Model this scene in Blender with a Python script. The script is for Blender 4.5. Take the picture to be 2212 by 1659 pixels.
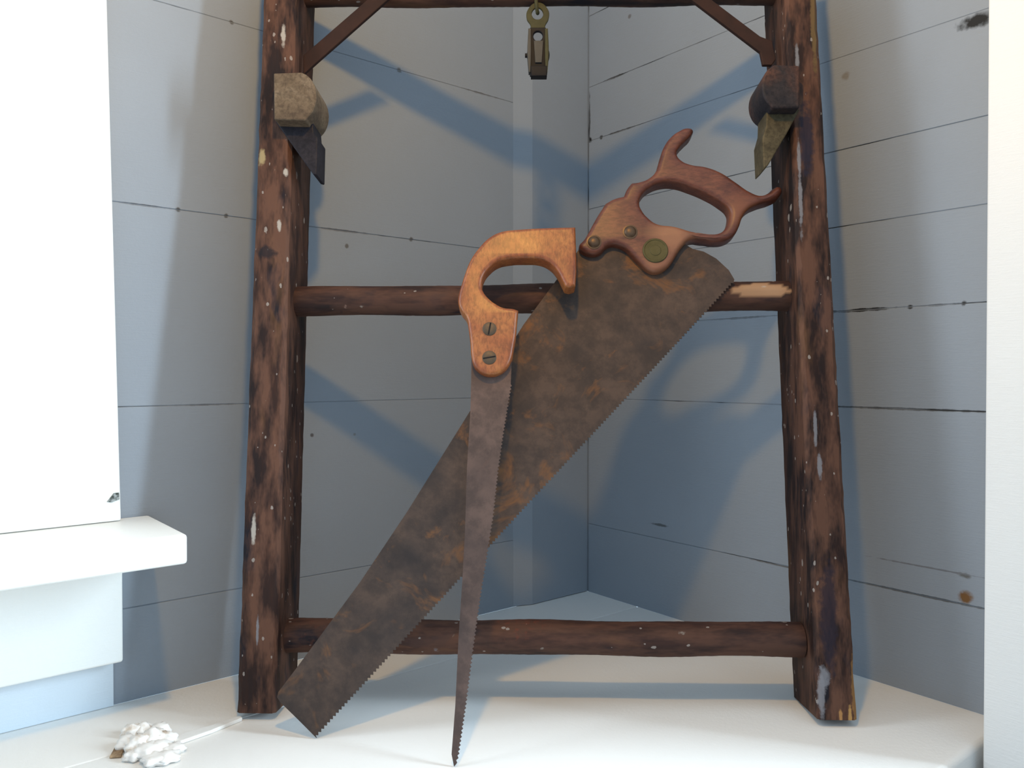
import bpy, bmesh, math, random
from mathutils import Vector, Matrix
from mathutils.geometry import tessellate_polygon

random.seed(7)
scene = bpy.context.scene
for o in list(bpy.data.objects):
    bpy.data.objects.remove(o)
COL = scene.collection

# ------------------------------------------------------------------ camera
F_PX, W_PX, H_PX = 1690.0, 2212.0, 1659.0
CAM_H = 0.32                     # metres above the ledge
PITCH = math.radians(0.75)       # looking very slightly down
cam = bpy.data.cameras.new('camera')
cam.sensor_fit = 'HORIZONTAL'
cam.sensor_width = 36.0
cam.lens = 36.0 * F_PX / W_PX
cam.clip_start = 0.01
cam_o = bpy.data.objects.new('camera', cam)
cam_o.location = (0, 0, CAM_H)
cam_o.rotation_euler = (math.pi / 2 - PITCH, 0, 0)
COL.objects.link(cam_o)
scene.camera = cam_o

# ------------------------------------------------------------------ light
world = bpy.data.worlds.new('world')
world.use_nodes = True
bg = world.node_tree.nodes['Background']
bg.inputs[0].default_value = (0.62, 0.82, 1.0, 1)
bg.inputs[1].default_value = 1.12
scene.world = world
scene.view_settings.view_transform = 'Standard'
scene.view_settings.look = 'None'
scene.view_settings.gamma = 1.0
scene.view_settings.use_curve_mapping = False
scene.view_settings.exposure = 0.0


def light(name, kind, loc, power, color, **kw):
    d = bpy.data.lights.new(name, kind)
    d.energy = power
    d.color = color
    for k, v in kw.items():
        setattr(d, k, v)
    o = bpy.data.objects.new(name, d)
    o.location = loc
    COL.objects.link(o)
    return o


def aim(o, p):
    o.rotation_euler = (Vector(p) - o.location).to_track_quat('-Z', 'Y').to_euler()


# warm bulb hanging above and a little in front of the nook
light('bulb_light', 'POINT', (-0.02, 0.25, 0.92), 12.0, (1.0, 0.56, 0.12), shadow_soft_size=0.022)
# daylight through the window in the side wall on the right, in front of the nook
wr = light('window_light_right', 'AREA', (1.34, 0.37, 0.66), 33, (0.70, 0.87, 1.0), shape='RECTANGLE', size=0.95, size_y=0.18)
wr.rotation_euler = (0, math.radians(90), math.radians(0))
# daylight through the window in the left wall
wl = light('window_light_left', 'AREA', (-0.80, 0.40, 0.66), 12.0, (0.78, 0.90, 1.0), shape='RECTANGLE', size=0.5, size_y=0.9)

# ------------------------------------------------------------------ helpers
FWD = Vector((0, math.cos(PITCH), -math.sin(PITCH)))
UPV = Vector((0, math.sin(PITCH), math.cos(PITCH)))
ORG = Vector((0, 0, CAM_H))


def ray(px, py):
    return FWD + Vector((1, 0, 0)) * ((px - W_PX / 2) / F_PX) - UPV * ((py - H_PX / 2) / F_PX)


class Plane:
    """the plane Y = a + b X + c Z, with in-plane axes ex (rightwards), ey (upwards), n (towards the room)"""
    def __init__(s, a, b, c):
        s.a, s.b, s.c = a, b, c
        s.n = Vector((b, -1, c)).normalized()
        s.ex = Vector((1, b, 0)).normalized()
        s.ey = s.n.cross(s.ex).normalized()
        s.o = Vector((0, a, 0))

    def hit(s, px, py, off=0.0):
        d = ray(px, py)
        o = s.o + s.n * off
        t = (o - ORG).dot(s.n) / d.dot(s.n)
        return ORG + d * t

    def loc(s, p):
        v = p - s.o
        return (v.dot(s.ex), v.dot(s.ey))

    def mat(s, off=0.0):
        o = s.o + s.n * off
        return Matrix(((s.ex.x, s.ey.x, s.n.x, o.x), (s.ex.y, s.ey.y, s.n.y, o.y), (s.ex.z, s.ey.z, s.n.z, o.z), (0, 0, 0, 1)))


def floor_hit(px, py, z=0.0):
    d = ray(px, py)
    t = (z - CAM_H) / d.z
    return ORG + d * t


def wpos(o):
    v = Vector((0, 0, 0))
    while o is not None:
        v += o.location
        o = o.parent
    return v


def mesh_obj(name, verts, faces, mat, parent=None, smooth=None, base=None):
    """link a mesh given in world coordinates; children keep their root's origin"""
    if parent is not None:
        off = wpos(parent)
    elif base is not None:
        off = Vector(base)
    else:
        off = Vector((0, 0, 0))
    me = bpy.data.meshes.new(name)
    me.from_pydata([tuple(Vector(v) - off) for v in verts], [], faces)
    bm = bmesh.new()
    bm.from_mesh(me)
    bmesh.ops.recalc_face_normals(bm, faces=bm.faces)
    bm.to_mesh(me)
    bm.free()
    if smooth is not None:
        for p in me.polygons:
            p.use_smooth = True
        me.set_sharp_from_angle(angle=math.radians(smooth))
    me.materials.append(mat)
    o = bpy.data.objects.new(name, me)
    COL.objects.link(o)
    if parent is not None:
        o.parent = parent
    elif base is not None:
        o.location = off
    return o


def thing(name, loc, label, cat, group=None):
    o = bpy.data.objects.new(name, None)
    o.empty_display_size = 0.02
    o.location = loc
    COL.objects.link(o)
    o['label'] = label
    o['category'] = cat
    if group:
        o['group'] = group
    return o


def bevel(o, w, seg=2):
    m = o.modifiers.new('bevel', 'BEVEL')
    m.width = w
    m.segments = seg
    m.limit_method = 'ANGLE'
    m.angle_limit = math.radians(40)
    return o


def hexa(a, b):
    """verts+faces between two matching quads"""
    return list(a) + list(b), [(0, 1, 2, 3), (4, 5, 6, 7), (0, 1, 5, 4), (1, 2, 6, 5), (2, 3, 7, 6), (3, 0, 4, 7)]


def prism(poly, d):
    """poly: list of Vector, extruded by vector d"""
    n = len(poly)
    tri = tessellate_polygon([poly])
    vs = list(poly) + [p + d for p in poly]
    fs = [tuple(t) for t in tri] + [tuple(i + n for i in reversed(t)) for t in tri]
    fs += [(i, (i + 1) % n, (i + 1) % n + n, i + n) for i in range(n)]
    return vs, fs


def curve_solid(name, loops, thick, bev, matx, mat, parent, res=8, bres=3):
    """rounded solid from closed bezier outlines (x, y[, 'c' for a corner]) in a plane given by matx"""
    cu = bpy.data.curves.new(name, 'CURVE')
    cu.dimensions = '2D'
    cu.fill_mode = 'BOTH'
    cu.extrude = max(thick / 2 - bev, 0.0001)
    cu.bevel_depth = bev
    cu.bevel_resolution = bres
    cu.offset = -bev
    cu.resolution_u = res
    for pts in loops:
        sp = cu.splines.new('BEZIER')
        sp.bezier_points.add(len(pts) - 1)
        sp.use_cyclic_u = True
        for bp, p in zip(sp.bezier_points, pts):
            bp.co = (p[0], p[1], 0)
            h = 'VECTOR' if len(p) > 2 else 'AUTO'
            bp.handle_left_type = bp.handle_right_type = h
    tmp = bpy.data.objects.new(name + '_tmp', cu)
    COL.objects.link(tmp)
    dg = bpy.context.evaluated_depsgraph_get()
    dg.update()
    me = bpy.data.meshes.new_from_object(tmp.evaluated_get(dg))
    bpy.data.objects.remove(tmp)
    bpy.data.curves.remove(cu)
    me.name = name
    off = wpos(parent)
    me.transform(Matrix.Translation(-off) @ matx)
    bm = bmesh.new()
    bm.from_mesh(me)
    bmesh.ops.remove_doubles(bm, verts=bm.verts, dist=1e-5)
    bmesh.ops.recalc_face_normals(bm, faces=bm.faces)
    bm.to_mesh(me)
    bm.free()
    for p in me.polygons:
        p.use_smooth = True
    me.set_sharp_from_angle(angle=math.radians(50))
    me.materials.clear()
    me.materials.append(mat)
    o = bpy.data.objects.new(name, me)
    COL.objects.link(o)
    o.parent = parent
    return o


def lathe(name, prof, matx, mat, parent, n=32):
    """prof: (radius, height) list from rim to centre, around the plane normal"""
    vs, fs = [], []
    for r, h in prof:
        for k in range(n):
            a = 2 * math.pi * k / n
            vs.append(matx @ Vector((r * math.cos(a), r * math.sin(a), h)))
    m = len(prof)
    for i in range(m - 1):
        for k in range(n):
            fs.append((i * n + k, i * n + (k + 1) % n, (i + 1) * n + (k + 1) % n, (i + 1) * n + k))
    fs.append(tuple(range((m - 1) * n, m * n)))
    fs.append(tuple(reversed(range(n))))
    return mesh_obj(name, vs, fs, mat, parent, smooth=35)


# ------------------------------------------------------------------ materials
def new_mat(name):
    m = bpy.data.materials.new(name)
    m.use_nodes = True
    nt = m.node_tree
    b = nt.nodes['Principled BSDF']
    return m, nt, b


def N(nt, t, **kw):
    n = nt.nodes.new(t)
    for k, v in kw.items():
        if k.startswith('i_'):
            n.inputs[k[2:].replace('_', ' ')].default_value = v
        else:
            setattr(n, k, v)
    return n


def coords(nt, scale=(1, 1, 1), kind='Object'):
    tc = N(nt, 'ShaderNodeTexCoord')
    mp = N(nt, 'ShaderNodeMapping')
    mp.inputs['Scale'].default_value = scale
    nt.links.new(tc.outputs[kind], mp.inputs['Vector'])
    return mp.outputs['Vector']


def noise(nt, vec, scale, detail=4, rough=0.55, dist=0.0):
    n = N(nt, 'ShaderNodeTexNoise')
    n.inputs['Scale'].default_value = scale
    n.inputs['Detail'].default_value = detail
    n.inputs['Roughness'].default_value = rough
    n.inputs['Distortion'].default_value = dist
    nt.links.new(vec, n.inputs['Vector'])
    return n.outputs['Fac']


def ramp(nt, fac, stops, interp='LINEAR'):
    r = N(nt, 'ShaderNodeValToRGB')
    r.color_ramp.interpolation = interp
    el = r.color_ramp.elements
    while len(el) > 1:
        el.remove(el[-1])
    for i, (p, c) in enumerate(stops):
        e = el[0] if i == 0 else el.new(p)
        e.position = p
        e.color = c if len(c) == 4 else (*c, 1)
    nt.links.new(fac, r.inputs['Fac'])
    return r.outputs['Color']


def g(v):
    return (v, v, v, 1)


def mix(nt, fac, a, b, blend='MIX'):
    m = N(nt, 'ShaderNodeMix', data_type='RGBA', blend_type=blend)
    if isinstance(fac, float):
        m.inputs['Factor'].default_value = fac
    else:
        nt.links.new(fac, m.inputs['Factor'])
    for s, v in (('A', a), ('B', b)):
        sock = [i for i in m.inputs if i.name == s and i.type == 'RGBA'][0]
        if isinstance(v, tuple):
            sock.default_value = v if len(v) == 4 else (*v, 1)
        else:
            nt.links.new(v, sock)
    return [o for o in m.outputs if o.type == 'RGBA'][0]


def math_n(nt, op, a, b=None):
    m = N(nt, 'ShaderNodeMath', operation=op)
    for i, v in enumerate((a, b)):
        if v is None:
            continue
        if isinstance(v, (int, float)):
            m.inputs[i].default_value = v
        else:
            nt.links.new(v, m.inputs[i])
    return m.outputs[0]


def bump(nt, b, fac, strength, dist=0.001):
    bp = N(nt, 'ShaderNodeBump')
    bp.inputs['Strength'].default_value = strength
    bp.inputs['Distance'].default_value = dist
    nt.links.new(fac, bp.inputs['Height'])
    nt.links.new(bp.outputs['Normal'], b.inputs['Normal'])


def spot(nt, vec, p, rad, edge=0.3, rough=None):
    """soft-edged ellipsoid mask round the point p (object space)"""
    s = N(nt, 'ShaderNodeVectorMath', operation='SUBTRACT')
    s.inputs[1].default_value = p
    nt.links.new(vec, s.inputs[0])
    dv = N(nt, 'ShaderNodeVectorMath', operation='DIVIDE')
    dv.inputs[1].default_value = rad
    nt.links.new(s.outputs[0], dv.inputs[0])
    ln = N(nt, 'ShaderNodeVectorMath', operation='LENGTH')
    nt.links.new(dv.outputs[0], ln.inputs[0])
    d = ln.outputs['Value']
    if rough is not None:
        d = math_n(nt, 'ADD', d, math_n(nt, 'MULTIPLY', math_n(nt, 'SUBTRACT', rough, 0.5), 1.6))
    mr = N(nt, 'ShaderNodeMapRange')
    mr.inputs['From Min'].default_value = 1.0 + edge
    mr.inputs['From Max'].default_value = 1.0 - edge
    nt.links.new(d, mr.inputs['Value'])
    return mr.outputs['Result']


WALL_SPOTS = {}


def paint_mat(name, col, spots=(), speck=0.0, rough=0.6, mottle=0.06):
    m, nt, b = new_mat(name)
    v = coords(nt)
    n1 = noise(nt, v, 7, 3)
    c = mix(nt, n1, tuple(x * (1 - mottle) for x in col), tuple(min(1, x * (1 + mottle)) for x in col))
    n2 = noise(nt, v, 260, 4, 0.7)
    if speck:
        n3 = noise(nt, v, 34, 2, 0.4)
        c = mix(nt, ramp(nt, n3, [(0.70, g(0)), (0.735, g(speck))]), c, (0.09, 0.09, 0.09))
    nr = noise(nt, v, 130, 3)
    for p, r, sc in spots:
        c = mix(nt, spot(nt, v, p, r, 0.35, nr), c, sc)
    nt.links.new(c, b.inputs['Base Color'])
    b.inputs['Roughness'].default_value = rough
    b.inputs['Specular IOR Level'].default_value = 0.35
    # brush strokes: fine relief stretched along the plank
    n4 = noise(nt, coords(nt, (12, 12, 160)), 5, 4, 0.6)
    bump(nt, b, math_n(nt, 'ADD', n2, n4), 0.35, 0.0006)
    return m


def gap_mat(name, paint, dark=(0.010, 0.010, 0.011), lo=0.44, hi=0.56, scale=9):
    m, nt, b = new_mat(name)
    v = coords(nt, (1, 1, 0.6))
    f = ramp(nt, noise(nt, v, scale, 4, 0.6), [(lo, g(0)), (hi, g(1))])
    nt.links.new(mix(nt, f, dark, paint), b.inputs['Base Color'])
    b.inputs['Roughness'].default_value = 0.8
    return m


def old_wood(name, grain='z', marks=(), gain=1.0):
    """dark stained, paint spattered ladder wood; vertex attribute 'wear' bares lighter wood.
    marks: (point, radii, colour) smears of paint in object space"""
    m, nt, b = new_mat(name)

    def along(k):
        return coords(nt, (1, 1, k) if grain == 'z' else (k, 1, 1))
    v = coords(nt)
    big = noise(nt, along(0.22), 24, 4, 0.6, 0.3)
    fine = noise(nt, along(0.05), 190, 5, 0.65, 0.2)
    base = ramp(nt, big, [(0.30, (0.011, 0.009, 0.010)), (0.45, (0.025, 0.0130, 0.0110)), (0.56, (0.040, 0.0190, 0.0140)), (0.72, (0.066, 0.029, 0.018))])
    base = mix(nt, 1.0, base, (gain, gain * 0.97, gain * 0.95), 'MULTIPLY')
    base = mix(nt, ramp(nt, fine, [(0.38, g(0)), (0.66, g(0.55))]), base, (0.018, 0.012, 0.012))
    # ochre rubbed places
    och = noise(nt, along(0.2), 48, 4, 0.6)
    base = mix(nt, ramp(nt, och, [(0.60, g(0)), (0.74, g(0.55))]), base, (0.11, 0.055, 0.024))
    # blue-black blotches
    bl = noise(nt, along(0.4), 37, 3, 0.5, 0.2)
    base = mix(nt, ramp(nt, bl, [(0.61, g(0)), (0.66, g(0.85))]), base, (0.009, 0.009, 0.014))
    # worn arrises
    at = N(nt, 'ShaderNodeAttribute', attribute_name='wear')
    wn = noise(nt, along(0.25), 60, 4, 0.65)
    wf = math_n(nt, 'MULTIPLY', at.outputs['Fac'], ramp(nt, wn, [(0.40, g(0)), (0.58, g(0.6))]))
    base = mix(nt, wf, base, (0.17, 0.080, 0.050))
    ba = N(nt, 'ShaderNodeAttribute', attribute_name='bare')
    bn = noise(nt, along(0.09), 60, 4, 0.6)
    base = mix(nt, ba.outputs['Fac'], base, mix(nt, bn, (0.24, 0.125, 0.07), (0.42, 0.26, 0.15)))
    # fine spatter of white paint
    wob = noise(nt, v, 170, 3, 0.6)
    for sc_, lo, hi, top in ((75, 0.53, 0.70, 0.24), (150, 0.44, 0.66, 0.24)):
        vo = N(nt, 'ShaderNodeTexVoronoi', feature='F1')
        vo.inputs['Scale'].default_value = sc_
        nt.links.new(along(0.55), vo.inputs['Vector'])
        few = noise(nt, v, sc_ * 0.55, 2)
        thr = ramp(nt, few, [(lo, g(0.0)), (hi, g(top))])
        dd = math_n(nt, 'ADD', vo.outputs['Distance'], math_n(nt, 'MULTIPLY', math_n(nt, 'SUBTRACT', wob, 0.5), 0.35))
        sp = math_n(nt, 'LESS_THAN', math_n(nt, 'ADD', dd, 0.03), thr)
        base = mix(nt, math_n(nt, 'MULTIPLY', sp, 0.6), base, (0.36, 0.32, 0.29))
    for p, r, c in marks:
        base = mix(nt, math_n(nt, 'MULTIPLY', spot(nt, v, p, r, 0.25, wob), 0.8), base, c)
    nt.links.new(base, b.inputs['Base Color'])
    b.inputs['Roughness'].default_value = 0.6
    b.inputs['Specular IOR Level'].default_value = 0.15
    bump(nt, b, math_n(nt, 'ADD', fine, big), 0.35, 0.001)
    return m


def handle_wood(name, c0, c1, c2, rough=0.42, streak=(30, 30, 30), marks=()):
    m, nt, b = new_mat(name)
    v = coords(nt, (1, 1, 1))
    big = noise(nt, v, 24, 4, 0.6, 0.6)
    gr = noise(nt, coords(nt, streak), 9, 5, 0.65, 0.5)
    c = ramp(nt, big, [(0.3, c0), (0.5, c1), (0.68, c2)])
    c = mix(nt, ramp(nt, gr, [(0.36, g(0.55)), (0.6, g(0))]), c, tuple(x * 0.45 for x in c0))
    for p, r, mc in marks:
        c = mix(nt, math_n(nt, 'MULTIPLY', spot(nt, v, p, r, 0.55, big), 0.75), c, mc)
    nt.links.new(c, b.inputs['Base Color'])
    b.inputs['Roughness'].default_value = rough
    b.inputs['Specular IOR Level'].default_value = 0.45 if rough < 0.5 else 0.15
    bump(nt, b, gr, 0.25, 0.0005)
    return m


def rust_mat(name, dark, mid, rusty, amount=0.56, metallic=0.35, rough=0.62):
    m, nt, b = new_mat(name)
    v = coords(nt)
    n1 = noise(nt, v, 16, 6, 0.65, 0.3)
    n2 = noise(nt, v, 55, 6, 0.7)
    n3 = noise(nt, v, 21, 4, 0.7, 0.8)
    c = ramp(nt, n1, [(0.32, dark), (0.55, mid), (0.72, tuple(x * 1.25 for x in mid))])
    c = mix(nt, ramp(nt, n2, [(0.40, g(0.5)), (0.58, g(0))]), c, tuple(x * 0.6 for x in dark))
    c = mix(nt, ramp(nt, n3, [(amount, g(0)), (amount + 0.14, g(0.75))]), c, rusty)
    nt.links.new(c, b.inputs['Base Color'])
    b.inputs['Metallic'].default_value = metallic
    b.inputs['Roughness'].default_value = rough
    bump(nt, b, n2, 0.3, 0.0004)
    return m


def metal_mat(name, c0, c1, rough=0.45, metallic=0.8, scale=120, spec=0.12):
    m, nt, b = new_mat(name)
    v = coords(nt)
    n1 = noise(nt, v, scale, 4, 0.6)
    nt.links.new(mix(nt, n1, c0, c1), b.inputs['Base Color'])
    b.inputs['Metallic'].default_value = metallic
    b.inputs['Roughness'].default_value = rough
    b.inputs['Specular IOR Level'].default_value = spec
    bump(nt, b, n1, 0.2, 0.0003)
    return m


# ------------------------------------------------------------------ the nook
DL = Vector((0.772, 0.6356, 0)).normalized()          # along the left wall, towards the corner
NL = Vector((0.6356, -0.772, 0)).normalized()         # out of the left wall, into the room
PL = Vector((-0.292, 0.8282, 0))                      # a point at its foot
CR = Vector((0.1125, 1.1458, 0))                      # the corner at the right wall's foot
DR = Vector((0.621, -0.784, 0)).normalized()          # along the right wall, towards the camera
NR = Vector((-0.784, -0.621, 0)).normalized()
Z = Vector((0, 0, 1))
SC = (CR - PL).dot(DL)                                # corner position along the left wall


def left(s, n, z):
    return PL + DL * s + NL * n + Z * z


def right(s, n, z):
    return CR + DR * s + NR * n + Z * z


WALL = (0.265, 0.30, 0.345)
WHITE = (0.80, 0.80, 0.77)


def box_lr(fn, s0, s1, n0, n1, z0, z1):
    return hexa([fn(s0, n0, z0), fn(s1, n0, z0), fn(s1, n1, z0), fn(s0, n1, z0)],
                [fn(s0, n0, z1), fn(s1, n0, z1), fn(s1, n1, z1), fn(s0, n1, z1)])


def rwall(px, py):
    """point of the right wall seen at a pixel"""
    d = ray(px, py)
    t = (CR - ORG).dot(NR) / d.dot(NR)
    return ORG + d * t


def lwall(px, py, off=0.0):
    d = ray(px, py)
    t = (PL + NL * off - ORG).dot(NL) / d.dot(NL)
    return ORG + d * t


def on_joint(fn, px, py, zj):
    """point on a wall seen at a pixel, moved up or down onto a plank joint"""
    p = fn(px, py)
    p.z = zj
    return p


def small(p, r, c):
    return (tuple(p), (r, r, r), c)


l_spots = [small(lwall(749, 531), .0022, (.12, .12, .12)), small(lwall(674, 940), .0022, (.10, .10, .11)),
           small(lwall(766, 938), .0018, (.2, .2, .2)), small(on_joint(lwall, 862, 148, 0.689), .0030, (.13, .13, .13)),
           small(on_joint(lwall, 384, 450, 0.4855), .0022, (.08, .08, .08)), small(on_joint(lwall, 488, 466, 0.4855), .0022, (.08, .08, .08)),
           small(on_joint(lwall, 500, 50, 0.689), .0022, (.10, .10, .10)), small(on_joint(lwall, 888, 518, 0.4855), .0024, (.10, .10, .10)), (tuple(on_joint(lwall, 740, 497, 0.4855)), (.028, .028, .0012), (.13, .13, .14)), (tuple(on_joint(lwall, 310, 438, 0.4855)), (.022, .022, .0009), (.12, .12, .13)), (tuple(on_joint(lwall, 1040, 192, 0.689)), (.03, .03, .0011), (.14, .14, .15)), (tuple(on_joint(lwall, 440, 875, 0.288)), (.03, .03, .0008), (.10, .10, .11))]
r_spots = [(tuple(rwall(2110, 45)), (.015, .015, .0062), (.003, .003, .003)), (tuple(rwall(2086, 1290)), (.006, .006, .005), (.16, .075, .02)),
           small(rwall(1360, 35), .0028, (.16, .16, .17)), small(rwall(1826, 164), .004, (.2, .2, .2)),
           (tuple(rwall(2084, 1243)), (.005, .005, .0022), (.12, .12, .12)), small(on_joint(rwall, 1966, 663, 0.387), .0022, (.03, .03, .03)),
           small(on_joint(rwall, 2082, 653, 0.387), .0022, (.03, .03, .03)), small(on_joint(rwall, 1299, 301, 0.659), .0028, (.06, .06, .06)),
           (tuple(rwall(1425, 1134)), (.014, .014, .0016), (.11, .12, .13)),
           (tuple(rwall(1273, 258)), (.0016, .0016, .034), (.02, .02, .022)), (tuple(rwall(1274, 303)), (.0035, .0035, .0035), (.012, .012, .012)),
           (tuple(on_joint(rwall, 1860, 673, 0.387)), (.030, .030, .0016), (.004, .004, .004)), (tuple(on_joint(rwall, 2030, 658, 0.387)), (.022, .022, .0008), (.05, .05, .05)),
           (tuple(on_joint(rwall, 1325, 171, 0.737)), (.020, .020, .0014), (.06, .06, .06)), (tuple(on_joint(rwall, 1340, 284, 0.659)), (.024, .024, .0013), (.07, .07, .07)),
           (tuple(rwall(1700, 1225)), (.05, .05, .0007), (.13, .13, .13)), (tuple(on_joint(rwall, 1980, 884, 0.2845)), (.085, .085, .0012), (.08, .085, .09)),
           (tuple(on_joint(rwall, 1990, 1283, 0.1)), (.07, .07, .0011), (.09, .095, .10)), (tuple(rwall(2000, 1225)), (.05, .05, .0008), (.16, .17, .19)), (tuple(on_joint(rwall, 1600, 690, 0.387)), (.04, .04, .0010), (.10, .11, .12))]
M_WALL_L = paint_mat('blue_grey_wall_paint', WALL, l_spots)
M_WALL_R = paint_mat('blue_grey_wall_paint_side', WALL, r_spots)
M_GAP_L = gap_mat('wall_joint_left', tuple(x * .8 for x in WALL), lo=.34, hi=.46)
M_GAP_R = gap_mat('wall_joint_right', tuple(x * .8 for x in WALL), lo=.36, hi=.48)
M_WHITE = paint_mat('white_gloss_paint', WHITE, rough=0.4, mottle=0.03)
M_PANEL = paint_mat('white_panel_paint', (0.75, 0.75, 0.735), [small(ORG + ray(2179, 205) * .64, .0015, (.25, .24, .22)), small(ORG + ray(2166, 889) * .64, .0018, (.5, .47, .42))], rough=0.5, mottle=0.02)
M_LEDGE = paint_mat('white_ledge_paint', (0.80, 0.79, 0.765), rough=0.42, mottle=0.03)
M_RISER = paint_mat('ledge_front_paint', (0.34, 0.35, 0.37), rough=0.6)
M_STRIP = paint_mat('pale_blue_paint', (0.60, 0.67, 0.73), rough=0.5, mottle=0.03)

GAP = 0.0007
TOP = 1.9


def planks(wall, fn, joints, s0, s1, mat, th, cut=None):
    for i in range(len(joints) - 1):
        z0, z1 = joints[i] + GAP / 2, joints[i + 1] - GAP / 2
        a = s0
        if cut and z0 > cut[1]:
            a = cut[0]
        w = random.uniform(-0.0002, 0.0005) if i else 0.0004
        vs, fs = box_lr(fn, a, s1, -th, w, z0, z1)
        o = mesh_obj('plank', vs, fs, mat, wall)
        bevel(o, 0.0006, 2)


vs, fs = box_lr(left, -0.95, SC, -0.06, -0.0006, 0.0, 0.18)
v2, f2 = box_lr(left, -0.20, SC, -0.06, -0.0006, 0.18, TOP)
wall_l = mesh_obj('wall_left', vs + v2, fs + [tuple(i + 8 for i in f) for f in f2], M_GAP_L)
wall_l['kind'] = 'structure'
wall_l['label'] = 'blue-grey painted wooden plank wall with the window on the left'
planks(wall_l, left, [-0.0003, 0.0915, 0.288, 0.4855, 0.689, 0.889, 1.088, 1.29, 1.49, 1.70, TOP], -0.95, SC - 0.002, M_WALL_L, 0.0042, (-0.20, 0.18))

vs, fs = box_lr(right, -0.08, 0.74, -0.06, -0.0006, 0.0, TOP)
wall_r = mesh_obj('wall_right', vs, fs, M_GAP_R)
wall_r['kind'] = 'structure'
wall_r['label'] = 'blue-grey painted wooden plank wall on the right of the corner'
planks(wall_r, right, [-0.0003, 0.100, 0.2845, 0.387, 0.478, 0.560, 0.659, 0.737, 0.84, 0.94, 1.05, 1.15, 1.25, 1.35, 1.55, 1.75, TOP], 0.0, 0.74, M_WALL_R, 0.0042)

# thin bevelled board covering the corner, on the left wall
bt, bw = 0.010, 0.030
b0 = (lwall(1150, 800, bt) - PL).dot(DL)              # where its face begins
sec = [left(b0 - bw * .9, 0.0, 0), left(b0, bt, 0), left(SC + 0.0004, bt, 0), left(SC + 0.0004, 0.0, 0)]
vs, fs = prism([p + Z * 0.0005 for p in sec], Z * TOP)
t1 = mesh_obj('trim_1', vs, fs, M_WALL_L)
bevel(t1, 0.001, 2)
t1['kind'] = 'structure'
t1['label'] = 'narrow blue-grey board running up the corner'

# ------------------------------------------------------------------ ledge of white planks
ledge = thing('ledge', tuple(left(0.2, 0.3, 0)), 'white painted plank ledge that the ladder and both saws stand on', 'ledge')
SEAM, EDGE = 0.108, 0.562


def on_right(n):
    """s (along the left wall) where the right wall is met at distance n from the left wall"""
    t = (n - (CR - PL).dot(NL)) / DR.dot(NL)
    return SC + t * DR.dot(DL)


def ledge_plank(n0, n1, nose):
    """one plank lying along the left wall; its front edge rounded by nose"""
    th = 0.028
    prof = [(n0, -th), (n0, 0.0)]
    for k in range(7):
        a = math.pi / 2 * (1 - k / 6)
        prof.append((n1 - nose + nose * math.cos(a), -nose + nose * math.sin(a)))
    prof.append((n1, -th))
    m = len(prof)
    vs = [left(-0.95, n, z) for n, z in prof] + [left(on_right(n) + 0.0002, n, z) for n, z in prof]
    fs = [tuple(range(m)), tuple(range(m, 2 * m))] + [(k, (k + 1) % m, (k + 1) % m + m, k + m) for k in range(m)]
    return mesh_obj('plank', vs, fs, M_LEDGE, ledge, smooth=40)


ledge_plank(0.0001, SEAM - 0.0011, 0.0014)
ledge_plank(SEAM + 0.0011, EDGE, 0.006)
vs, fs = box_lr(left, -0.95, on_right(0.5), 0.02, EDGE - 0.012, -0.42, -0.0285)
mesh_obj('riser', vs, fs, M_RISER, ledge)

m, nt, b = new_mat('dark_floor_boards')
fl_c = ramp(nt, noise(nt, coords(nt, (1, 9, 1)), 5, 5), [(0.3, (0.05, 0.035, 0.025)), (0.7, (0.11, 0.075, 0.05))])
nt.links.new(fl_c, b.inputs['Base Color'])
b.inputs['Roughness'].default_value = 0.5
fl = mesh_obj('floor', [(-2, -2, -0.42), (2, -2, -0.42), (2, 1.6, -0.42), (-2, 1.6, -0.42), (-2, -2, -0.46), (2, -2, -0.46), (2, 1.6, -0.46), (-2, 1.6, -0.46)],
              [(0, 1, 2, 3), (4, 5, 6, 7), (0, 1, 5, 4), (1, 2, 6, 5), (2, 3, 7, 6), (3, 0, 4, 7)], m)
fl['kind'] = 'structure'

# ------------------------------------------------------------------ window trim on the left wall
win = bpy.data.objects.new('window_1', None)
win.location = tuple(left(-0.2, 0.02, 0.06))
COL.objects.link(win)
win['kind'] = 'structure'
win['label'] = 'bright white window casing with deep sill and apron on the left'
CT = 0.020
cz = 0.181
s_b = (lwall(262, 1100, CT) - PL).dot(DL)
s_t = (lwall(235, 0, CT) - PL).dot(DL)
s_top = s_b + (s_t - s_b) * (TOP - cz) / ((lwall(235, 0, CT).z) - cz)
s_top = s_b + (s_top - s_b) * 0.8
wd = 0.115
vs, fs = hexa([left(s_b, 0.0012, cz), left(s_b, CT, cz), left(s_b - wd, CT, cz), left(s_b - wd, 0.0012, cz)],
              [left(s_top, 0.0012, 1.35), left(s_top, CT, 1.35), left(s_top - wd, CT, 1.35), left(s_top - wd, 0.0012, 1.35)])
o = mesh_obj('casing', vs, fs, M_WHITE, win)
bevel(o, 0.002, 2)
vs, fs = box_lr(left, -0.93, -0.82, 0.0012, CT, cz, 1.35)
bevel(mesh_obj('casing', vs, fs, M_WHITE, win), 0.002, 2)
vs, fs = box_lr(left, -0.93, s_top, 0.0012, CT, 1.352, 1.46)
bevel(mesh_obj('head_casing', vs, fs, M_WHITE, win), 0.002, 2)
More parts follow.
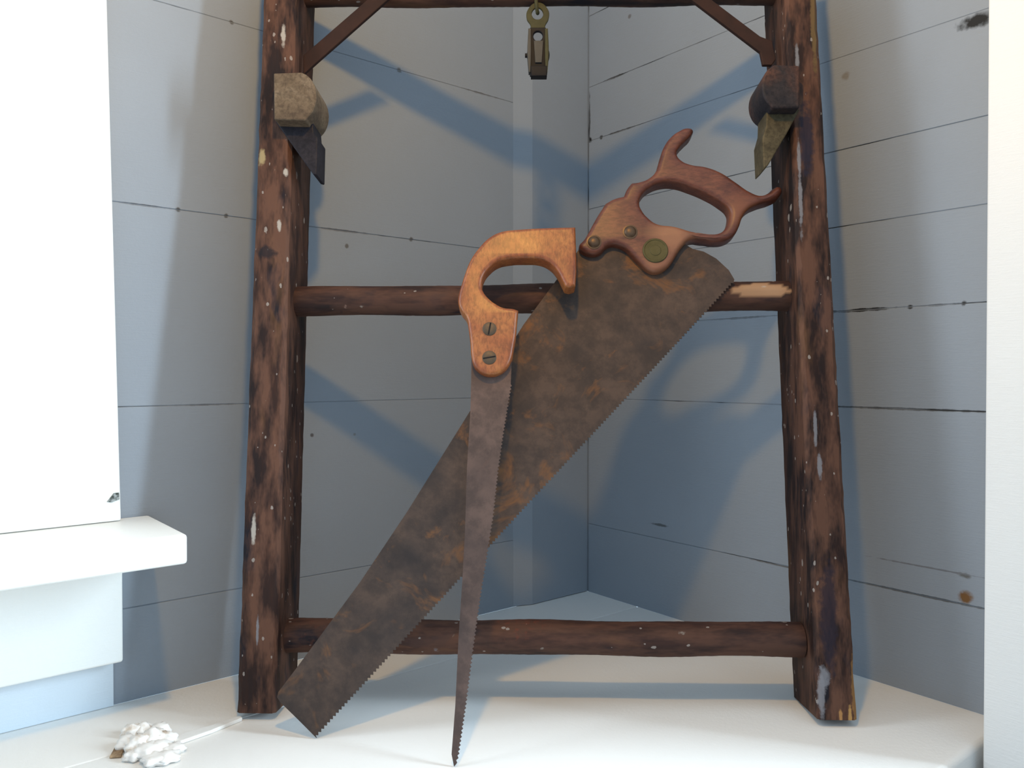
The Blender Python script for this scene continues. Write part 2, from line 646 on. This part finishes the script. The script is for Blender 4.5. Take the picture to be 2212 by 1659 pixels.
# sill: its outer corner stands about twelve centimetres off the wall
sp = (lwall(321.6, 1110) - PL).dot(DL)
vs, fs = box_lr(left, -0.98, sp, 0.0012, 0.122, cz - 0.0265, cz - 0.0005)
bevel(mesh_obj('sill', vs, fs, M_WHITE, win), 0.003, 3)
sa = (lwall(266, 1330, 0.022) - PL).dot(DL)
vs, fs = box_lr(left, -0.95, sa, 0.0012, 0.022, 0.047, cz - 0.027)
bevel(mesh_obj('apron', vs, fs, M_WHITE, win), 0.0025, 3)
# the chip out of the casing's corner above the sill
m_chip, nt, b = new_mat('bare_casing_wood')
nt.links.new(ramp(nt, noise(nt, coords(nt), 300, 3), [(0.4, (0.03, 0.04, 0.035)), (0.6, (0.30, 0.33, 0.33))]), b.inputs['Base Color'])
b.inputs['Roughness'].default_value = 0.8
cp = [lwall(257, 1064, CT), lwall(246, 1065, CT), lwall(231, 1084, CT), lwall(241, 1085, CT), lwall(258, 1078, CT)]
vs, fs = prism([p + NL * 0.0008 for p in cp], -NL * 0.004)
mesh_obj('chipped_corner', vs, fs, m_chip, win)['label'] = 'small chipped spot at the casing edge'
# sash and glass further along, towards the room
vs, fs = [], []
for s0, s1, z0, z1 in ((-.80, -.76, .19, 1.34), (-.29, -.25, .19, 1.34), (-.76, -.29, .19, .235), (-.76, -.29, 1.295, 1.34), (-.76, -.29, .75, .79)):
    v, f = box_lr(left, s0, s1, -0.045, -0.012, z0, z1)
    fs += [tuple(i + len(vs) for i in q) for q in f]
    vs += v
mesh_obj('sash', vs, fs, M_WHITE, win)
m_glass, nt, b = new_mat('window_glass')
b.inputs['Transmission Weight'].default_value = 1.0
b.inputs['Roughness'].default_value = 0.0
b.inputs['IOR'].default_value = 1.1
for z0, z1 in ((.235, .75), (.79, 1.295)):
    vs, fs = box_lr(left, -.76, -.29, -0.032, -0.028, z0, z1)
    mesh_obj('pane', vs, fs, m_glass, win)
wl.location = left(-0.53, -0.015, 0.70)
wl.rotation_euler = NL.to_track_quat('-Z', 'Y').to_euler()

# pale board under the apron, down to the ledge
se = (lwall(245, 1470, 0.003) - PL).dot(DL)
vs, fs = box_lr(left, -0.95, se, 0.0012, 0.003, 0.0005, 0.0465)
t2 = mesh_obj('trim_2', vs, fs, M_STRIP)
t2['kind'] = 'structure'
t2['label'] = 'pale blue board below the white window apron'

# white upright panel closing the nook on the right, nearer than the ledge's edge
p0 = ORG + ray(2130, 829) * (0.66 / ray(2130, 829).y)
p0.z = 0


def pan(a, n, z):
    return p0 + DR * a - NR * n + Z * z


vs, fs = hexa([pan(0, 0, -0.42), pan(0.07, 0, -0.42), pan(0.07, 0.07, -0.42), pan(0, 0.07, -0.42)],
              [pan(-.0012, 0, TOP), pan(0.07, 0, TOP), pan(0.07, 0.07, TOP), pan(-.0012, 0.07, TOP)])
t3 = mesh_obj('trim_3', vs, fs, M_PANEL)
bevel(t3, 0.0015, 2)
t3['kind'] = 'structure'
t3['label'] = 'plain white upright panel at the right edge'

# side wall with the second window, to the right of the photographer
vs, fs = [], []
for y0, y1, z0, z1 in ((-1.2, .27, -.42, TOP), (.47, .56, -.42, TOP), (.27, .47, -.42, .16), (.27, .47, 1.18, TOP)):
    v, f = hexa([(1.30, y0, z0), (1.36, y0, z0), (1.36, y1, z0), (1.30, y1, z0)], [(1.30, y0, z1), (1.36, y0, z1), (1.36, y1, z1), (1.30, y1, z1)])
    fs += [tuple(i + len(vs) for i in q) for q in f]
    vs += v
wsr = mesh_obj('wall_side', vs, fs, M_WHITE)
wsr['kind'] = 'structure'

# ------------------------------------------------------------------ ladder
LP = Plane(0.7095, -0.0265, 0.10)        # front plane of the rails
LB = Vector((0.03, 0.75, 0.0))
MID = Plane(0.7095 + 0.035 * 1.005, -0.0265, 0.10)    # plane through the rungs' axes


def mark(px, py, w, h, c, plane=LP):
    """paint mark at a photo pixel, half-width and half-height in metres"""
    return (tuple(plane.hit(px, py) - LB), (w, 0.012, h), c)


PAINT, PALE, BLK = (0.42, 0.385, 0.34), (0.20, 0.20, 0.22), (0.010, 0.010, 0.014)
M_RAIL = old_wood('old_ladder_wood', 'z', [
    mark(548, 1145, .0020, .013, PAINT), mark(556, 1365, .0012, .012, PALE), mark(1781, 1462, .0045, .010, PALE), mark(1775, 1500, .0028, .018, PALE),
    mark(612, 75, .0022, .010, PAINT), mark(565, 340, .0035, .007, (0.34, 0.27, 0.14)), mark(617, 372, .0022, .004, PAINT), mark(603, 488, .0020, .005, PAINT),
    mark(1726, 340, .0016, .016, PALE), mark(1729, 430, .0018, .030, PALE), mark(1722, 125, .0018, .012, PALE), mark(1761, 925, .0016, .016, PALE), mark(1771, 1005, .0020, .012, PALE),
    mark(575, 545, .009, .006, BLK), mark(1742, 300, .006, .035, (0.018, 0.016, 0.03)), mark(1790, 1330, .007, .05, (0.020, 0.015, 0.024)),
    mark(1758, 50, .0030, .045, (0.13, 0.085, 0.035)), mark(1846, 1490, .0025, .03, (0.30, 0.15, 0.05)), mark(1836, 1545, .0016, .008, (0.45, 0.26, 0.09)), mark(1816, 1548, .0014, .006, (0.42, 0.22, 0.08))], 0.78)
M_RUNG = old_wood('old_rung_wood', 'x', [
    mark(1172, 1388, .0045, .003, PAINT, MID), mark(975, 1364, .006, .0035, PAINT, MID), mark(945, 1392, .005, .003, PALE, MID), mark(1466, 1358, .006, .0018, PAINT, MID),
    mark(752, 664, .0022, .0022, (.30, .2, .16), MID), mark(784, 664, .0028, .0022, PAINT, MID), mark(738, 664, .0042, .006, BLK, MID), mark(1140, 1368, .035, .011, (.15, .038, .022), MID), mark(690, 1372, .03, .012, (.11, .036, .020), MID),
    mark(1640, 622, .004, .0016, PAINT, MID)], 1.5)
M_STRAP = metal_mat('dark_strap_iron', (0.016, 0.011, 0.010), (0.050, 0.022, 0.016), 0.65, 0.0, 60)
M_BLOCK = handle_wood('grey_brown_block', (0.075, 0.050, 0.034), (0.14, 0.10, 0.064), (0.21, 0.16, 0.11), 0.65)
M_KNOB = handle_wood('dark_block', (0.014, 0.014, 0.019), (0.032, 0.025, 0.026), (0.10, 0.045, 0.03), 0.55)
M_WEDGE = handle_wood('olive_wedge', (0.045, 0.036, 0.020), (0.085, 0.068, 0.038), (0.12, 0.095, 0.056), 0.55)
M_WEDGE_D = handle_wood('dark_wedge', (0.010, 0.010, 0.015), (0.020, 0.017, 0.022), (0.035, 0.028, 0.030), 0.55)

ladder = thing('ladder', (0.03, 0.75, 0.0), 'old dark brown wooden ladder section, paint spattered, leaning in the corner', 'ladder')
RD = 0.070                               # rail depth, front to back
Z_TOP = 0.752


def rail(ob, ot, ib, it):
    """pixel points on the front plane: outer bottom/top, inner bottom/top"""
    A, B, C, D = LP.hit(*ob), LP.hit(*ot), LP.hit(*ib), LP.hit(*it)

    def at(P, Q, z):
        return P + (Q - P) * ((z - P.z) / (Q.z - P.z))
    back = -LP.n * RD
    n = 70
    zs = [0.0] + [Z_TOP * i / n for i in range(1, n + 1)]
    ch = 0.0035
    vs, wear = [], []
    for k, z in enumerate(zs):
        zf = z + 0.0072 * (1 - z / Z_TOP)
        o0, i0 = at(A, B, zf), at(C, D, zf)
        o1, i1 = o0 + back, i0 + back
        ux = (i0 - o0).normalized()
        un = back.normalized()
        j = lambda a=0.00028: random.uniform(-a, a)
        c1 = ch * random.uniform(0.75, 1.25)
        c2 = ch * random.uniform(0.75, 1.25)
        ring = [o0 + ux * c1, i0 - ux * c2, i0 + un * c2, i1 - un * ch, i1 - ux * ch, o1 + ux * ch, o1 - un * ch, o0 + un * c1]
        ring = [p + Vector((j(), j(), 0)) for p in ring]
        if k == 0:
            zmin = min(p.z for p in ring)
            ring = [p + Z * (0.0003 - zmin) for p in ring]
        vs += ring
        wear += [0.9, 1.0, 0.9, 0.3, 0.3, 0.3, 0.3, 0.9]
    fs = []
    for k in range(n):
        for q in range(8):
            fs.append((k * 8 + q, k * 8 + (q + 1) % 8, (k + 1) * 8 + (q + 1) % 8, (k + 1) * 8 + q))
    fs.append(tuple(range(8)))
    fs.append(tuple(range(n * 8, n * 8 + 8)))
    o = mesh_obj('rail', vs, fs, M_RAIL, ladder, smooth=28)
    at_ = o.data.attributes.new('wear', 'FLOAT', 'POINT')
    at_.data.foreach_set('value', wear)
    return o


rail((510, 1545), (568, 0), (594, 1545), (638, 0))
rail((1853, 1560), (1765, 0), (1768, 1560), (1697, 0))



def rung(pl, pr, r, chip=None):
    A, B = MID.hit(*pl), MID.hit(*pr)
    ax = (B - A).normalized()
    e1 = ax.cross(Z).normalized()        # towards the back or front
    if e1.y > 0:
        e1 = -e1
    e2 = ax.cross(e1).normalized()
    if e2.z < 0:
        e2 = -e2
    nl, nr = 120, 28
    vs, fs, bare, wear = [], [], [], []
    for i in range(nl + 1):
        t = i / nl
        rr = r * (1 + 0.025 * math.sin(i * 0.21 + r * 900) + random.uniform(-.008, .008))
        c = A.lerp(B, t) + e2 * 0.0006 * math.sin(i * .13)
        px_t = pl[0] + (pr[0] - pl[0]) * t
        for k in range(nr):
            a = 2 * math.pi * k / nr
            x, y = rr * math.cos(a), rr * math.sin(a)
            br = 0.0
            if chip and chip[0] < px_t < chip[1]:
                u = (px_t - chip[0]) / (chip[1] - chip[0])
                lim = rr * (1 - 0.14 * math.sin(math.pi * u))
                yy = y - rr * 0.30
                if x > 0 and abs(yy) < rr * 0.52 * math.sin(math.pi * u) ** 0.6:
                    br = 1.0
                if x > 0 and abs(yy) < rr * .6:
                    x = min(x, lim)
            vs.append(c + e1 * x + e2 * y)
            bare.append(br)
            wear.append(0.55)
    for i in range(nl):
        for k in range(nr):
            fs.append((i * nr + k, i * nr + (k + 1) % nr, (i + 1) * nr + (k + 1) % nr, (i + 1) * nr + k))
    fs.append(tuple(range(nr)))
    fs.append(tuple(range(nl * nr, nl * nr + nr)))
    o = mesh_obj('rung', vs, fs, M_RUNG, ladder, smooth=50)
    for nm, dat in (('bare', bare), ('wear', wear)):
        at_ = o.data.attributes.new(nm, 'FLOAT', 'POINT')
        at_.data.foreach_set('value', dat)
    return o


rung((618, 1372), (1730, 1382), 0.0160)
rung((630, 652), (1705, 640), 0.0148, (1572, 1700))
rung((645, -20), (1690, -26), 0.0165)


def extr(name, pts, plane, off_f, depth, mat, parent, bv=0.0015, smooth=None):
    """pixel outline on a plane shifted towards the room by off_f, running back by depth"""
    P = [plane.hit(x, y, off_f) for x, y in pts]
    v, f = prism(P, -plane.n * depth)
    o = mesh_obj(name, v, f, mat, parent, smooth=smooth)
    if bv:
        bevel(o, bv, 2)
    return o


# diagonal iron braces between rails and the top rung, with their feet bent along the rails
extr('brace', [(655, 119), (684, 94), (806, -12), (850, -12), (684, 134), (655, 160)], LP, -0.016, 0.0045, M_STRAP, ladder, 0.0008)
extr('brace', [(1484, -8), (1528, -8), (1642, 78), (1668, 88), (1676, 128), (1668, 140), (1648, 140), (1642, 112)], LP, -0.016, 0.0045, M_STRAP, ladder, 0.0008)


def arc(cx, cy, rx, ry, a0, a1, n=14):
    return [(cx + rx * math.cos(math.radians(a0 + (a1 - a0) * i / n)), cy + ry * math.sin(math.radians(a0 + (a1 - a0) * i / n))) for i in range(n + 1)]


blk = extr('bracket_block', [(591, 158), (650, 156)] + arc(645, 208, 38, 52, -65, 65) + [(660, 260), (592, 258)], LP, 0.020, 0.048, M_BLOCK, ladder, 0.002, 40)
blk['label'] = 'grey-brown rounded block on the left rail'
wd_l = extr('wedge', [(594, 261), (676, 261), (678, 288), (686, 296), (684, 378), (676, 376), (630, 312)], LP, 0.004, 0.030, M_WEDGE_D, ladder, 0.0012)
blk = extr('bracket_block', [(1728, 141), (1674, 139)] + arc(1682, 186, 36, 47, 245, 115) + [(1668, 233), (1728, 233)], LP, 0.020, 0.048, M_KNOB, ladder, 0.002, 40)
blk['label'] = 'dark rounded block on the right rail'
wd_r = extr('wedge', [(1656, 236), (1728, 236), (1700, 288), (1660, 356), (1650, 366), (1647, 300), (1655, 272)], LP, 0.006, 0.030, M_WEDGE, ladder, 0.0012)
wd_r['label'] = 'olive tapered wedge under the right block'

# ------------------------------------------------------------------ clip hanging from the top rung
M_BRASS = metal_mat('tarnished_brass', (0.036, 0.036, 0.018), (0.070, 0.066, 0.034), 0.6, 0.0)
M_CLIPD = metal_mat('dark_clip_metal', (0.007, 0.007, 0.009), (0.016, 0.014, 0.014), 0.55, 0.0)
M_CLIPL = metal_mat('grey_clip_metal', (0.050, 0.047, 0.042), (0.080, 0.075, 0.066), 0.55, 0.0)
CPN = Plane(MID.hit(1162, 30).y - 0.002, 0.0, 0.0)
clip = thing('hanging_clip', tuple(CPN.hit(1162, 168)), 'small tarnished metal clip hanging by a ring from the top rung', 'clip')


def lp(pts, plane=CPN, off=0.0):
    out = []
    for p in pts:
        q = plane.loc(plane.hit(p[0], p[1], off))
        out.append(q + tuple(p[2:]))
    return out


ring_o = lp([(1162, 6), (1184, 22), (1185, 42), (1178, 56), (1177, 66, 'c'), (1146, 66, 'c'), (1146, 56), (1138, 42), (1140, 22)])
ring_i = lp([(1161, 18), (1172, 26), (1171, 38), (1161, 43), (1151, 38), (1150, 26)])
curve_solid('ring_plate', [ring_o, ring_i], 0.003, 0.0008, CPN.mat(0.0), M_BRASS, clip)
# hook of wire from the rung through the ring
hk = [CPN.hit(1162, -12), CPN.hit(1158, 2) + CPN.n * .004, CPN.hit(1159, 20) + CPN.n * .005, CPN.hit(1161, 29) + CPN.n * 0.001, CPN.hit(1162, 22) - CPN.n * .005]


def tube(name, pts, r, mat, parent, n=10, sub=5):
    P = []
    for i in range(len(pts) - 1):
        p0, p1, p2, p3 = pts[max(i - 1, 0)], pts[i], pts[i + 1], pts[min(i + 2, len(pts) - 1)]
        for k in range(sub):
            t = k / sub
            P.append(0.5 * ((2 * p1) + (p2 - p0) * t + (2 * p0 - 5 * p1 + 4 * p2 - p3) * t * t + (3 * p1 - p0 - 3 * p2 + p3) * t ** 3))
    P.append(pts[-1])
    vs, fs = [], []
    ref = Vector((1, 0, 0))
    for i, p in enumerate(P):
        d = (P[min(i + 1, len(P) - 1)] - P[max(i - 1, 0)]).normalized()
        u = d.cross(ref).normalized()
        w = d.cross(u).normalized()
        for k in range(n):
            a = 2 * math.pi * k / n
            vs.append(p + (u * math.cos(a) + w * math.sin(a)) * r)
    for i in range(len(P) - 1):
        for k in range(n):
            fs.append((i * n + k, i * n + (k + 1) % n, (i + 1) * n + (k + 1) % n, (i + 1) * n + k))
    fs.append(tuple(range(n)))
    fs.append(tuple(range(len(vs) - n, len(vs))))
    return mesh_obj(name, vs, fs, mat, parent, smooth=50)


tube('hook', hk, 0.0019, M_BRASS, clip)
body_o = lp([(1145, 62, 'c'), (1179, 62, 'c'), (1182, 100), (1187, 120), (1183, 140), (1181, 166, 'c'), (1145, 166, 'c'), (1142, 140), (1138, 120), (1142, 100)])
body_i = lp([(1162, 70), (1172, 80), (1162, 91), (1152, 80)])
curve_solid('body', [body_o, body_i], 0.0045, 0.001, CPN.mat(0.001), M_CLIPD, clip)
curve_solid('spring_plate', [lp([(1153, 92, 'c'), (1173, 92, 'c'), (1170, 139, 'c'), (1156, 139, 'c')])], 0.002, 0.0005, CPN.mat(0.0042), M_CLIPL, clip)
for x in (1144, 1180):
    curve_solid('side_cheek', [lp([(x - 3, 66, 'c'), (x + 3, 66, 'c'), (x + (3 if x < 1160 else 5), 120), (x + 2, 160, 'c'), (x - 2, 160, 'c'), (x - (5 if x < 1160 else 3), 120)])],
                0.009, 0.0008, CPN.mat(0.001), M_BRASS if x > 1160 else M_CLIPL, clip)
curve_solid('jaw', [lp([(1146, 147, 'c'), (1181, 147, 'c'), (1181, 169, 'c'), (1147, 169, 'c')])], 0.011, 0.001, CPN.mat(0.001), M_CLIPD, clip)
p = CPN.hit(1136, 120)
lathe('pin', [(0.0022, 0), (0.0022, 0.0225), (0.0012, 0.0232)], Matrix.Translation(CPN.hit(1134, 121) + CPN.n * .001) @ Matrix.Rotation(math.pi / 2, 4, 'Y'), M_CLIPD, clip, 14)

# ------------------------------------------------------------------ saws
M_HS = rust_mat('rusty_saw_blade', (0.030, 0.021, 0.019), (0.076, 0.047, 0.034), (0.18, 0.072, 0.020), 0.53)
M_KS = rust_mat('brown_narrow_blade', (0.055, 0.036, 0.032), (0.105, 0.066, 0.054), (0.14, 0.05, 0.025), 0.66)
M_KH = handle_wood('orange_brown_handle', (0.16, 0.042, 0.015), (0.28, 0.082, 0.025), (0.37, 0.135, 0.038), 0.38, (40, 40, 14))
M_BOLT = metal_mat('brown_brass_bolt', (0.07, 0.045, 0.030), (0.13, 0.09, 0.06), 0.42, 0.5)
M_MEDAL = metal_mat('green_brass_medallion', (0.055, 0.050, 0.022), (0.11, 0.095, 0.045), 0.55, 0.35)
M_SCREW = metal_mat('dark_steel_screw', (0.06, 0.045, 0.032), (0.12, 0.09, 0.065), 0.5, 0.5)


def zigzag(a, b, pitch, depth, side):
    """saw teeth between two 2-D points"""
    A, B = Vector(a), Vector(b)
    L = (B - A).length
    n = max(2, int(L / pitch))
    d = (B - A) / n
    nn = Vector((d.y, -d.x)).normalized() * side
    out = []
    for i in range(n):
        out.append(A + d * i)
        out.append(A + d * (i + 0.45) + nn * depth)
    return [tuple(p) for p in out]


def blade(name, pts2, plane, thick, mat, parent):
    P = [plane.mat(thick / 2) @ Vector((x, y, 0)) for x, y in pts2]
    v, f = prism(P, -plane.n * thick)
    return mesh_obj(name, v, f, mat, parent)


# --- the big hand saw
tip = floor_hit(680, 1597)
HSC = 0.228
HP = Plane(tip.y + 0.0265 * tip.x, -0.0265, HSC)
def on_saw(px, py, r, c):
    return (tuple(HP.hit(px, py, 0.011) - tip), (r, r, r), c)


M_HH = handle_wood('red_brown_handle', (0.080, 0.022, 0.013), (0.125, 0.036, 0.019), (0.16, 0.052, 0.026), 0.45, (14, 40, 40),
                   [on_saw(1455, 512, .018, (0.30, 0.135, 0.065)), on_saw(1420, 575, .015, (0.24, 0.10, 0.050)), on_saw(1600, 455, .014, (0.18, 0.062, 0.026))])
hsaw = thing('hand_saw', tuple(tip), 'large rusty hand saw with closed red-brown handle, leaning across the ladder', 'saw')
back = lp([(684, 1594), (640, 1550), (606, 1517), (599, 1506), (602, 1494), (640, 1444), (777, 1259), (880, 1105), (1000, 913), (1130, 703), (1250, 540), (1290, 508), (1340, 495), (1400, 505), (1470, 522),
           (1496, 538), (1520, 544), (1547, 559), (1574, 584), (1586, 604)], HP)
t0 = lp([(1584, 612)], HP)[0]
t1_ = lp([(1150, 1081)], HP)[0]
t2_ = lp([(681, 1595)], HP)[0]
teeth = zigzag(t0, t1_, 0.0036, 0.0020, 1) + zigzag(t1_, t2_, 0.0036, 0.0020, 1)
blade('blade', back + teeth, HP, 0.0012, M_HS, hsaw)


def zc(pts, ox, oy, s):
    return [(ox + p[0] / s, oy + p[1] / s) + tuple(p[2:]) for p in pts]


TH = 0.022
outer = zc([(188, 1040), (235, 970), (330, 800), (400, 690, 'c'), (470, 652), (548, 632, 'c'), (575, 570), (610, 526, 'c'), (680, 515), (750, 485), (803, 430), (832, 340), (865, 240), (920, 160),
            (990, 108), (1050, 86), (1100, 102), (1092, 135), (1045, 185), (998, 235), (972, 292), (1005, 342), (1075, 375), (1200, 396), (1320, 440), (1440, 518), (1560, 598), (1640, 624),
            (1695, 608), (1740, 570), (1785, 555), (1812, 580), (1795, 622), (1730, 660), (1630, 692), (1545, 735), (1495, 800), (1470, 870), (1430, 940), (1370, 980), (1290, 992), (1180, 978),
            (1110, 972), (1055, 990), (1010, 1035), (970, 1095), (930, 1160), (875, 1212), (800, 1240), (735, 1220), (680, 1172), (620, 1112), (570, 1060), (515, 1030), (450, 1018), (400, 1040),
            (365, 1078), (310, 1098), (240, 1085)], 1200, 250, 3.687)
hole = zc([(672, 690), (700, 610), (760, 558), (860, 522), (960, 522), (1080, 558), (1200, 608), (1320, 678), (1388, 742), (1392, 800), (1355, 890), (1310, 925), (1230, 932), (1100, 914), (950, 872),
           (810, 850), (740, 802), (696, 750)], 1200, 250, 3.687)
hh = curve_solid('handle', [lp(outer, HP, TH / 2), lp(hole, HP, TH / 2)], TH, 0.0050, HP.mat(0), M_HH, hsaw, 6, 4)
hh['label'] = 'closed red-brown wooden handle'


def disc_at(plane, px, py, off):
    c = plane.loc(plane.hit(px, py, off))
    return plane.mat(off) @ Matrix.Translation((c[0], c[1], 0))


k = 0.00046                              # metres per photo pixel at the handle
mx = disc_at(HP, 1415.5, 541.5, TH / 2)
md = lathe('medallion', [(27 * k, -0.002), (27 * k, 0.0008), (25.5 * k, 0.0014), (23.5 * k, 0.0014), (22.5 * k, 0.0009), (12 * k, 0.0009), (11 * k, 0.0013), (4 * k, 0.0014)], mx, M_MEDAL, hsaw, 40)
for x, y in ((1361, 501), (1283, 523)):
    lathe('bolt', [(16 * k, -0.002), (16 * k, 0.0004), (13 * k, 0.0006), (11.5 * k, 0.0016), (8 * k, 0.0026), (4 * k, 0.0031)], disc_at(HP, x, y, TH / 2), M_BOLT, hsaw, 28)

# --- the narrow keyhole saw in front
ktip = floor_hit(981, 1657)
KSC = 0.272
KP = Plane(ktip.y, 0.0, KSC)
ksaw = thing('keyhole_saw', tuple(ktip), 'narrow keyhole saw with open orange-brown pistol handle, in front of the larger saw', 'saw')
bl = lp([(1019, 700), (1018, 821), (1016, 893), (1009, 1007), (1004, 1163), (998, 1266), (991, 1370), (983.5, 1525), (975.5, 1629), (981, 1656)], KP)
bl = list(reversed(bl))                  # tip to heel up the back, then the teeth down
ed = lp([(1106, 760), (1103, 830), (1085, 940), (1074, 1018), (1064, 1111), (1051, 1194), (1035.5, 1292), (1020, 1401), (1004, 1525), (988, 1632), (982.5, 1652)], KP)
tt = [ed[0]]
for a, b_ in zip(ed[1:-1], ed[2:]):
    tt += zigzag(a, b_, 0.0031, 0.0014, -1)
tt = zigzag(ed[0], ed[1], 0.0031, 0.0001, -1) + tt[1:]
# orientation of the teeth: outwards is to the right of the downward direction
blade('blade', bl + tt, KP, 0.0014, M_KS, ksaw)
kouter = zc([(1300, 160, 'c'), (1050, 166), (800, 180), (630, 202), (520, 258), (430, 350), (360, 450), (312, 565), (275, 680), (250, 765), (248, 850), (275, 912), (318, 970), (340, 1080), (355, 1200),
             (366, 1330), (388, 1405), (432, 1452), (490, 1482), (550, 1488), (620, 1468), (682, 1420), (724, 1345), (746, 1240), (765, 1130), (776, 1000), (786, 908, 'c'), (740, 893), (650, 882),
             (588, 852), (520, 800), (470, 735), (458, 670), (480, 590), (525, 530), (600, 472), (700, 446), (850, 438), (990, 448), (1085, 496), (1140, 560), (1182, 640), (1210, 695, 'c'), (1250, 704),
             (1300, 690, 'c'), (1310, 560), (1306, 350)], 930, 450, 4.1475)
kh = curve_solid('handle', [lp(kouter, KP, TH / 2)], TH, 0.0038, KP.mat(0), M_KH, ksaw, 6, 4)
kh['label'] = 'open orange-brown wooden pistol handle'
kk = 0.00043
for x, y, rot in ((1057.5, 710.5, 80), (1057, 772.5, 10)):
    mx = disc_at(KP, x, y, TH / 2)
    r = 15 * kk
    sc = lathe('screw', [(r, -0.002), (r, 0.0004), (r * .93, 0.0007), (r * .3, 0.0008)], mx, M_SCREW, ksaw, 32)
    ca, sa_ = math.cos(math.radians(rot)), math.sin(math.radians(rot))
    w, l = 1.6 * kk, 13.5 * kk
    q = [(-l, -w), (l, -w), (l, w), (-l, w)]
    P = [mx @ Vector((x_ * ca - y_ * sa_, x_ * sa_ + y_ * ca, 0.00088)) for x_, y_ in q]
    v, f = prism(P, -KP.n * 0.0006)
    so = mesh_obj('slot', v, f, M_CLIPD, sc)

# ------------------------------------------------------------------ small white lump on the seam
m_l, nt, b = new_mat('white_crumpled_lump')
nt.links.new(ramp(nt, noise(nt, coords(nt), 90, 4), [(0.30, (0.62, 0.52, 0.42)), (0.45, (0.82, 0.80, 0.77))]), b.inputs['Base Color'])
b.inputs['Roughness'].default_value = 0.7
lc = floor_hit(318, 1612)
lump = thing('white_lump', tuple(lc), 'small crumpled white lump on the ledge seam near the ladder\'s left foot', 'debris')
bm = bmesh.new()
for px, py, r, h in ((285, 1585, .0085, .8), (310, 1581, .008, .8), (345, 1583, .0085, .8), (275, 1612, .009, .8), (300, 1618, .011, .8), (330, 1606, .011, .9), (355, 1604, .010, .7), (318, 1630, .011, .6),
                     (345, 1622, .010, .6), (375, 1622, .009, .45), (362, 1640, .010, .4), (290, 1636, .008, .6), (335, 1645, .010, .4)):
    c = floor_hit(px, py + 4) - lc
    res = bmesh.ops.create_icosphere(bm, subdivisions=3, radius=r)
    ph = random.uniform(0, 6)
    for v in res['verts']:
        d = v.co.normalized()
        a = math.atan2(d.y, d.x)
        f = 1 + 0.16 * math.sin(5 * a + ph) + 0.10 * math.sin(9 * d.z + ph * 2)
        v.co = Vector((v.co.x * f, v.co.y * f, max(v.co.z * h * f + r * .35, 0.0002))) + c
me = bpy.data.meshes.new('crumple')
bm.to_mesh(me)
bm.free()
for p in me.polygons:
    p.use_smooth = True
me.materials.append(m_l)
o = bpy.data.objects.new('crumple', me)
COL.objects.link(o)
o.parent = lump
sl = [floor_hit(372, 1592, .003), floor_hit(440, 1572, .003), floor_hit(520, 1548, .002), floor_hit(524, 1553, .002), floor_hit(450, 1581, .003), floor_hit(378, 1606, .003)]
v, f = prism([Vector((q.x, q.y, .0035)) for q in sl], Vector((0, 0, -.0033)))
bevel(mesh_obj('sliver', v, f, M_LEDGE, lump), 0.001, 2)
m_raw, nt, b = new_mat('raw_wood_fleck')
b.inputs['Base Color'].default_value = (0.30, 0.20, 0.11, 1)
b.inputs['Roughness'].default_value = 0.8
nt.links.new(ramp(nt, noise(nt, coords(nt), 120, 3), [(0.4, (0.20, 0.13, 0.07)), (0.6, (0.42, 0.30, 0.18))]), b.inputs['Base Color'])
P = [floor_hit(x, y) for x, y in ((236, 1640), (248, 1618), (258, 1606), (268, 1622), (262, 1638))]
v, f = prism([Vector((q.x, q.y, .0022)) for q in P], Vector((0, 0, -.0021)))
bevel(mesh_obj('bare_fleck', v, f, m_raw, lump), 0.0006, 1)
